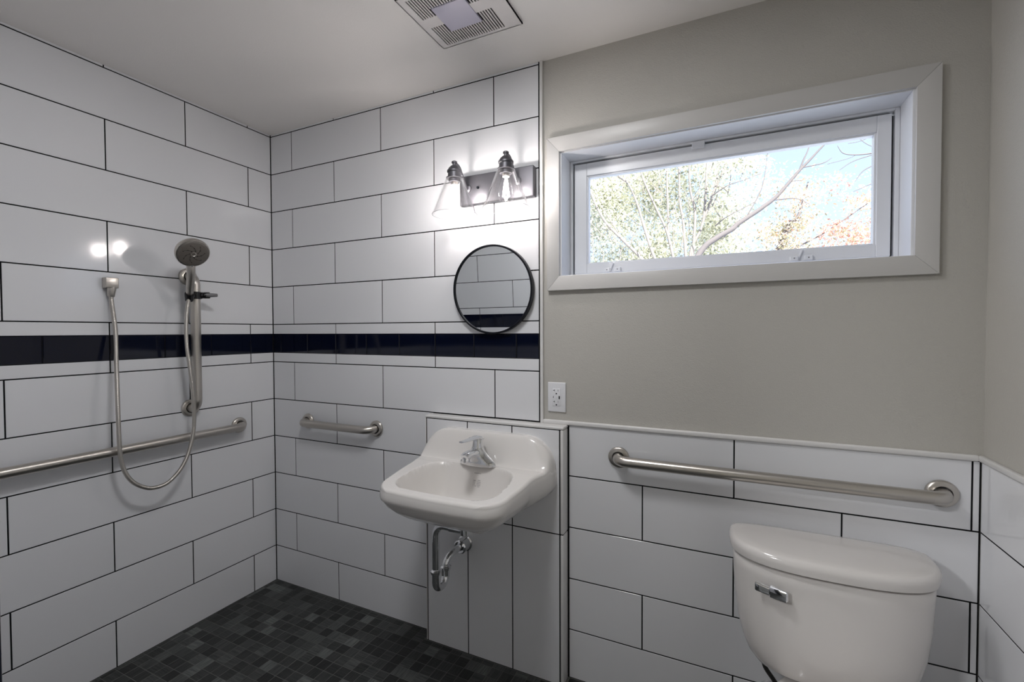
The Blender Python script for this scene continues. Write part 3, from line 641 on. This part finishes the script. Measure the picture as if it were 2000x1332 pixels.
rs = [dshape(0.205, TYB-0.04, -0.243, 0.7225), dshape(0.2475, TYB-0.003, -0.2855, 0.7225), dshape(0.2530, TYB, -0.2915, 0.7250), dshape(0.2555, TYB, -0.2945, 0.742), dshape(0.2540, TYB-0.002, -0.293, 0.752), dshape(0.2490, TYB-0.006, -0.288, 0.7595), dshape(0.2400, TYB-0.013, -0.279, 0.7637)]
lc = Vector((TX, -0.172, 0))
for sc, z in ((0.85, 0.7655), (0.5, 0.7665), (0.15, 0.767)): rs.append([Vector((lc.x+(p.x-lc.x)*sc, lc.y+(p.y-lc.y)*sc, z)) for p in rs[6]])
loft(bm, rs)
bm_obj('tank_lid', bm, TOILP, tl, smooth=50)
# flush lever on the front left of the tank
def front_y(x):   # tank front at height .66
    c = min(1.0, abs((x-TX)/0.243)); return (TYB-0.083) - ((TYB-0.083)+0.281)*(1-c**2.6)**(1/2.6)
bm = NB(); lx0 = 2.412; fy = front_y(lx0)
lathe(bm, [(0.0, 0.002), (0.013, 0.0), (0.013, 0.007), (0.010, 0.010), (0.0, 0.010)], (lx0, fy+0.004, 0.659), (-0.45, -1, 0), 20)
nn = Vector((-0.42, -1, 0)).normalized(); tt = Vector((1, -0.42, 0)).normalized()
LC = Vector((lx0-0.002, fy, 0.659)) + nn*0.013
def lring(s, hz, hn, dz=0.0, off=0.0): c = LC + tt*s + nn*off + Vector((0, 0, dz)); return [c + Vector((0, 0, 1))*hz*math.copysign(abs(math.sin(a))**0.6, math.sin(a)) + nn*hn*math.copysign(abs(math.cos(a))**0.6, math.cos(a)) for a in [2*math.pi*k/16 for k in range(16)]]
loft(bm, [lring(0.040, 0.012, 0.003), lring(0.037, 0.0150, 0.006), lring(0.008, 0.0165, 0.0080, 0.0005), lring(-0.003, 0.0165, 0.0080, 0.0005), lring(-0.0055, 0.0115, 0.0055, -0.001), lring(-0.024, 0.0120, 0.0052, 0.001, 0.003), lring(-0.038, 0.0130, 0.0050, 0.004, 0.007), lring(-0.041, 0.0115, 0.003, 0.004, 0.008)])
bm_obj('flush_lever', bm, CHROME, tl, smooth=35)
# bowl and seat below
def egg(hx, y0, y1, z, n_=56): return [Vector((TX+hx*math.cos(a)*(1.0-0.12*max(0, -math.sin(a))), (y0+y1)/2 + (y0-y1)/2*math.sin(a), z)) for a in [2*math.pi*k/n_ for k in range(n_)]]
bm = NB(); loft(bm, [egg(0.13, -0.12, -0.62, 0.001), egg(0.125, -0.12, -0.62, 0.05), egg(0.105, -0.13, -0.58, 0.16), egg(0.13, -0.12, -0.66, 0.26), egg(0.175, -0.12, -0.74, 0.33), egg(0.182, -0.125, -0.755, 0.36), egg(0.175, -0.13, -0.75, 0.3705)], True, True); bm_obj('bowl', bm, TOILP, tl, smooth=60)
bm = NB(); loft(bm, [egg(0.182, -0.30, -0.758, 0.3705), egg(0.188, -0.30, -0.764, 0.378), egg(0.186, -0.30, -0.762, 0.388), egg(0.175, -0.31, -0.75, 0.392)]); bm_obj('seat', bm, TOILP, tl, smooth=60)
bm = NB(); loft(bm, [egg(0.184, -0.30, -0.76, 0.3925), egg(0.187, -0.30, -0.763, 0.398), egg(0.182, -0.305, -0.757, 0.408), egg(0.12, -0.36, -0.68, 0.411)]); bm_obj('seat_lid', bm, TOILP, tl, smooth=60)
bm = NB(); tube(bm, spline([(2.398, -0.135, 0.402), (2.394, -0.130, 0.375), (2.401, -0.118, 0.335), (2.425, -0.10, 0.290), (2.452, -0.085, 0.240), (2.448, -0.070, 0.200), (2.430, -0.052, 0.190)], 12), 0.0068, 14)
sh = bm_obj('supply_hose', bm, BRAID, None, (2.43, -0.052, 0.19), smooth=60); tag(sh, 'dark braided water supply hose curving below the toilet tank', 'hose')
bm = NB(); tube(bm, [(2.42, -0.0005, 0.188), (2.42, -0.055, 0.188)], 0.009, 16); lathe(bm, [(0.0, 0.0), (0.028, 0.0), (0.026, 0.005), (0.010, 0.007)], (2.42, -0.0002, 0.188), (0, -1, 0), 28); tube(bm, [(2.405, -0.055, 0.188), (2.437, -0.055, 0.188)], 0.012, 16)
sv = bm_obj('stop_valve', bm, CHROME, None, (2.42, 0, 0.188), smooth=40); tag(sv, 'chrome water stop valve on the tiled wall behind the toilet', 'valve')

# ------------------------------------------------------------------ ceiling exhaust vent
ev = thing('exhaust_vent', 'white ceiling exhaust fan grille with a square light lens', 'ceiling vent', (1.4675, -0.385, CZ))
vx0, vx1, vy0, vy1, vz = 1.303, 1.633, -0.530, -0.2455, 2.4665
gx0, gx1, gy0, gy1 = 1.3275, 1.5735, -0.510, -0.2600
lx0_, lx1_, ly0, ly1 = 1.3870, 1.5135, -0.4480, -0.3220
bm = NB()
def slab(x0, x1, y0, y1, z0=vz, z1=vz+0.004): box(bm, x0, x1, y0, y1, z0, z1)
slab(vx0, gx0, vy0, vy1); slab(gx1, vx1, vy0, vy1); slab(gx0, gx1, vy0, gy0); slab(gx0, gx1, gy1, vy1)
cy0, cy1 = -0.412, -0.3645
slab(gx0, lx0_, cy0, cy1); slab(lx1_, gx1, cy0, cy1)
for (x0, x1, y0, y1) in ((vx0, vx0+0.003, vy0, vy1), (vx1-0.003, vx1, vy0, vy1), (vx0, vx1, vy0, vy0+0.003), (vx0, vx1, vy1-0.003, vy1)): slab(x0, x1, y0, y1, vz, CZ-0.0003)
bm_obj('cover', bm, VENTP, ev)
bm = NB(); np_ = 25; pw = (gx1-gx0)/np_
for k in range(np_+1):
    xa, xb = gx0+k*pw-0.0024, gx0+k*pw+0.0024; xa, xb = max(xa, gx0), min(xb, gx1)
    for (y0, y1) in ((gy0, cy0), (cy1, gy1)):
        if xb > lx0_-0.001 and xa < lx1_+0.001:
            if y0 < ly0 < y1: y1 = ly0
            elif y0 < ly1 < y1: y0 = ly1
        box(bm, xa, xb, y0, y1, vz, vz+0.003)
o = bm_obj('grille_slats', bm, VENTP, ev); o['kind'] = 'stuff'
bm = NB(); box(bm, gx0, gx1, gy0, gy1, CZ-0.0012, CZ-0.0004); bm_obj('painted_cavity_shade', bm, CAVSHADE, ev)  # near-black sheet on the ceiling, painting the shade behind the slats
bm = NB(); box(bm, lx0_, lx1_, ly0, ly1, vz-0.003, vz+0.006, 0.002, 2); bm_obj('light_lens', bm, LENS, ev, smooth=40)

# ------------------------------------------------------------------ added fill lamps, unseen: one over the bathroom (above the frame), one in the hall
def fill_lamp(x, y, r, label, power):
    t = thing('added_fill_lamp', label, 'ceiling light', (x, y, CZ))
    bm = NB(); lathe(bm, [(0.0, -0.0005), (r+0.022, -0.0005), (r+0.022, -0.010), (r+0.004, -0.018), (r, -0.014), (0.0, -0.014)], (x, y, CZ), (0, 0, 1), 48); bm_obj('fill_lamp_trim', bm, VENTP, t, smooth=40)
    bm = NB(); lathe(bm, [(r-0.0005, -0.0145), (r*0.9, -0.019), (0.0, -0.021)], (x, y, CZ), (0, 0, 1), 48); bm_obj('fill_lamp_diffuser', bm, FILLGL, t, smooth=60)
    ad = bpy.data.lights.new('fill_lamp_light', 'AREA'); ad.shape = 'DISK'; ad.size = 2*r; ad.energy = power; ad.color = (0.98, 0.985, 1.0)
    ao = bpy.data.objects.new('fill_lamp_light', ad); COL.objects.link(ao); ao.parent = t; ao.location = (0, 0, -0.023)
fill_lamp(1.60, -0.98, 0.17, 'added unseen round fill lamp over the middle of the bathroom', ROOM_FILL)
fill_lamp(0.85, -2.9, 0.17, 'added unseen round fill lamp in the hall behind the camera', HALL_FILL)

# ------------------------------------------------------------------ outside: trees beyond the window
bm = NB(); box(bm, -30, 34, 0.6, 60, -0.7, -0.5); struct('ground_outside', bm, BOUNCEG)
BARK = mat('pale_bark', (0.25, 0.22, 0.20), rough=0.9); BARKD = mat('grey_bark', (0.16, 0.14, 0.14), rough=0.9)
LEAFM = {}
def leaf(name, c):
    m = mat(name, c, rough=0.5); nt = m.node_tree; b = nt.nodes['Principled BSDF']; out = [x for x in nt.nodes if x.type == 'OUTPUT_MATERIAL'][0]
    tl_ = nt.nodes.new('ShaderNodeBsdfTranslucent'); tl_.inputs[0].default_value = (*c, 1); mx = nt.nodes.new('ShaderNodeMixShader'); mx.inputs[0].default_value = 0.45
    nt.links.new(b.outputs[0], mx.inputs[1]); nt.links.new(tl_.outputs[0], mx.inputs[2]); nt.links.new(mx.outputs[0], out.inputs[0]); return m
YG = [leaf('pale_yellow_leaf', (0.82, 0.80, 0.68)), leaf('light_green_leaf', (0.62, 0.62, 0.49)), leaf('cream_leaf', (0.85, 0.83, 0.68)), leaf('shade_green_leaf', (0.33, 0.335, 0.27))]
OR = [leaf('orange_leaf', (0.80, 0.60, 0.42)), leaf('peach_leaf', (0.90, 0.80, 0.68)), leaf('olive_leaf', (0.42, 0.40, 0.27)), leaf('red_leaf', (0.70, 0.44, 0.38))]
def foliage(name, parent, clusters, mats, size, seed):
    r = random.Random(seed); V = []; Fc = []; MI = []
    for (c, rad, nL_, wts) in clusters:
        for _ in range(nL_):
            p = Vector((r.gauss(0, 1), r.gauss(0, 1), r.gauss(0, 1))); p = Vector((p.x*rad[0], p.y*rad[1], p.z*rad[2]))*0.55 + Vector(c)
            a = Vector((r.uniform(-1, 1), r.uniform(-1, 1), r.uniform(-1, 1))).normalized(); b = a.cross(Vector((r.uniform(-1, 1), r.uniform(-1, 1), r.uniform(-1, 1)))).normalized()
            s = size*r.uniform(0.6, 1.3); i = len(V)
            V += [p - a*s, p + b*s*0.45, p + a*s, p - b*s*0.45]; Fc.append((i, i+1, i+2, i+3)); MI.append(r.choices(range(4), weights=wts)[0])
    o3 = Vector(parent['_o']); me = bpy.data.meshes.new(name); me.from_pydata([v-o3 for v in V], [], Fc)
    for m in mats: me.materials.append(m)
    me.polygons.foreach_set('material_index', MI)
    o = link(bpy.data.objects.new(name, me), parent); o['kind'] = 'stuff'; return o
def limb(parent, P, r0, r1, m, name='branch'):
    pts = spline(P, 5) if len(P) > 2 else [Vector(p) for p in P]; n_ = len(pts)
    bm = NB(); tube(bm, pts, [r0+(r1-r0)*k/(n_-1) for k in range(n_)], 8); return bm_obj(name, bm, m, parent, smooth=60)
ta = thing('tree', 'pale yellow green leafy tree with many fanning stems, left in the window', 'tree', (1.25, 10.2, -0.5))
limb(ta, [(1.25, 10.2, -0.6), (1.22, 10.2, 0.6), (1.2, 10.15, 1.9)], 0.26, 0.2, BARK, 'trunk')
LS = [([(1.15,10.2,1.7),(.62,10.1,2.75),(.29,10,3.21),(-.15,10,3.68),(-.65,10,4.26),(-1.01,10,5.05),(-1.3,10,6.0)],.085,.03),([(1.2,10.2,1.8),(.95,10,2.5),(.61,10,3.21),(.39,10,3.89),(.19,10,4.58),(-.02,10,5.07),(-.31,10,5.37),(-.7,10,6.0)],.075,.025),
 ([(1.2,10.2,1.8),(1.2,10,2.5),(1.05,10,3.2),(.9,10,3.82),(.71,10,4.26),(.39,10,5.02),(.29,10,5.34),(.1,10,6.2)],.07,.025),([(1.0,10,3.4),(.95,10,3.66),(.93,10,4.29),(.9,10,5.32),(.92,10,6.4)],.05,.03),([(1.25,10.2,1.8),(1.38,10.05,2.5),(1.33,10,3.3),(1.28,10,4.0),(1.2,10,4.51),(1.18,10,5.32),(1.1,10,6.4)],.065,.03),
 ([(1.25,10.2,1.8),(1.42,10.05,2.6),(1.52,10,3.54),(1.54,10,4.22),(1.44,10,4.72),(1.42,10,5.34),(1.5,10,6.4)],.07,.03),([(1.3,10.2,1.9),(1.4,10.05,2.7),(1.47,10,3.34),(1.72,10,3.96),(1.8,10,5.28),(1.85,10,6.3)],.07,.03),([(1.72,10,3.96),(1.96,10,4.65),(2.07,10,5.33),(2.15,10,6.3)],.05,.025),([(1.97,10,4.65),(2.24,10,5.32),(2.5,10,6.1)],.035,.02),([(-.15,10,3.68),(-.49,10,4.24),(-.95,10,5.02)],.03,.015),([(-.02,10,5.07),(.01,10,5.35),(.1,10,6)],.03,.02)]
for P, a, b in LS: limb(ta, P, a*0.62, b*0.62, BARK)
r = random.Random(11)
for k in range(46):
    x0, z0 = r.uniform(-1.2, 2.6), r.uniform(3.1, 5.2); a = r.uniform(0.5, 2.6); L = r.uniform(0.4, 0.9); y0 = r.uniform(9.7, 10.3)
    limb(ta, [(x0, y0, z0), (x0+L*0.5*math.cos(a), y0-0.03, z0+L*0.5*math.sin(a)+0.04), (x0+L*math.cos(a+0.2), y0, z0+L*math.sin(a+0.2))], 0.011, 0.004, BARK, 'twig')
cl = []
for k in range(62):
    x = r.uniform(-1.6, 2.5); cl.append(((x, r.uniform(10.2, 12.2), r.uniform(2.7, 6.2)), (0.55, 0.5, 0.5), 520, (4, 4, 4, 3)))
foliage('leaves', ta, cl, YG, 0.052, 21)
td = thing('tree', 'leaning grey limbed tree rising diagonally across the window middle', 'tree', (0.6, 9.3, -0.5))
limb(td, [(0.6, 9.3, -0.6), (0.85, 9.25, 0.9), (1.3, 9.2, 2.3), (1.72,9.2,3.13),(2.03,9.2,3.39),(2.34,9.2,3.56),(2.45,9.2,3.66),(2.83,9.2,3.9),(3.13,9.2,4.12),(3.36,9.2,4.38),(3.56,9.2,4.62),(3.76,9.2,4.83),(3.97,9.2,5.06),(4.5,9.2,5.6)], 0.080, 0.010, BARKD, 'trunk')
for P, a in (([(3.56,9.2,4.62),(3.63,9.2,4.83),(3.71,9.2,5.04),(3.8,9.2,5.5)],.02),([(3.63,9.2,4.67),(3.95,9.2,4.7),(4.1,9.2,4.78)],.014),([(3.36,9.2,4.38),(3.45,9.2,4.42),(3.63,9.2,4.41)],.012),([(3.13,9.2,4.08),(3.5,9.2,4.06),(3.73,9.2,3.92)],.014),([(1.9,9.4,4.35),(2.23,9.2,4.49),(2.55,9.2,4.57),(2.88,9.2,4.66)],.014),([(2.0,9.4,3.7),(2.23,9.2,3.83),(2.55,9.2,3.98),(2.78,9.2,4.09)],.014),([(2.6,9.2,3.77),(2.9,9.2,4.4),(3.0,9.2,5.2)],.012)): limb(td, P, a, 0.005, BARKD)
foliage('leaves', td, [((2.35, 9.4, 5.05), (0.5, 0.3, 0.28), 700, (4, 4, 3, 2)), ((2.75, 9.5, 5.0), (0.35, 0.3, 0.2), 260, (4, 2, 4, 1)), ((2.6, 9.4, 4.3), (0.5, 0.3, 0.4), 260, (3, 1, 5, 0.5))], YG, 0.04, 5)
tb = thing('tree', 'autumn tree with orange, olive and red leaf clusters, right in the window', 'tree', (3.5, 13.3, -0.5))
limb(tb, [(3.5, 13.3, -0.6), (3.45, 13.2, 1.0), (3.4, 13.1, 2.6), (3.54, 13.0, 3.63), (3.77, 13.0, 4.29), (3.98, 13.0, 4.51), (4.2, 13, 5.4)], 0.16, 0.012, BARKD, 'trunk')
limb(tb, [(3.42, 13.1, 2.7), (3.6, 13.0, 3.3), (3.78,13.0,3.52),(3.99,13.0,3.67),(4.55,13.0,3.97),(4.99,13.0,4.28),(5.51,13.0,4.66)], 0.03, 0.010, BARKD)
foliage('leaves', tb, [((4.0, 13.1, 5.05), (0.55, 0.5, 0.45), 620, (5, 4, 1, 0.3)), ((3.65, 13.1, 4.2), (0.5, 0.4, 0.4), 620, (1, 2, 5, 0.2)), ((3.7, 13.0, 3.75), (0.5, 0.4, 0.35), 560, (1.5, 2, 4, 0.3)), ((3.0, 13.3, 4.2), (0.7, 0.4, 0.35), 520, (4, 6, 0.6, 0)), ((4.2, 13.2, 4.4), (0.4, 0.4, 0.3), 300, (5, 3, 2, 0)), ((4.9, 13.0, 4.0), (0.55, 0.4, 0.3), 620, (2, 1, 1, 6)), ((5.4, 13.0, 3.75), (0.5, 0.4, 0.3), 500, (3, 1, 2, 4)), ((5.5, 13.1, 4.75), (0.45, 0.4, 0.25), 420, (5, 3, 0.6, 1)), ((4.9, 13.4, 5.3), (0.6, 0.4, 0.35), 260, (2, 5, 0.5, 2)), ((5.7, 13.2, 4.2), (0.6, 0.4, 0.4), 320, (3, 3, 1, 3)), ((3.3, 13.4, 5.6), (0.9, 0.5, 0.4), 500, (3, 7, 0.4, 0.4)), ((4.5, 13.6, 3.6), (1.0, 0.5, 0.3), 400, (3, 6, 1, 0.6))], OR, 0.05, 9)
te = thing('tree', 'bare dark twigged tree reaching in from the right edge of the window', 'tree', (6.2, 6.6, -0.5))
limb(te, [(6.2, 6.6, -0.6), (6.15, 6.6, 1.2), (6.1, 6.55, 2.8), (5.9, 6.5, 4.2), (5.7, 6.5, 6)], 0.15, 0.04, BARKD, 'trunk')
for P, a in (([(5.98,6.53,3.8),(5.0,6.5,3.93),(4.26,6.5,3.94),(4.16,6.5,3.93),(3.94,6.5,3.94),(3.79,6.5,3.99),(3.72,6.5,4.11)],.030),([(4.5,6.5,3.96),(4.16,6.5,3.91),(3.91,6.5,3.85),(3.75,6.5,3.75)],.014),([(6.05,6.54,3.3),(5.0,6.5,3.75),(4.26,6.5,3.81),(4.16,6.5,3.76),(4.03,6.5,3.69),(3.94,6.5,3.56)],.024),([(6.08,6.55,3.0),(5.0,6.5,3.5),(4.27,6.5,3.53),(4.15,6.5,3.5),(3.92,6.5,3.41)],.022),([(4.3,6.5,3.95),(4.1,6.5,4.05),(3.95,6.5,4.2)],.010),([(3.95,6.5,3.94),(3.85,6.5,3.9),(3.6,6.5,3.86)],.006),([(4.2,6.5,4.2),(4.0,6.5,4.13),(3.85,6.5,4.12)],.008)): limb(te, P, a*0.6, 0.004, BARKD)
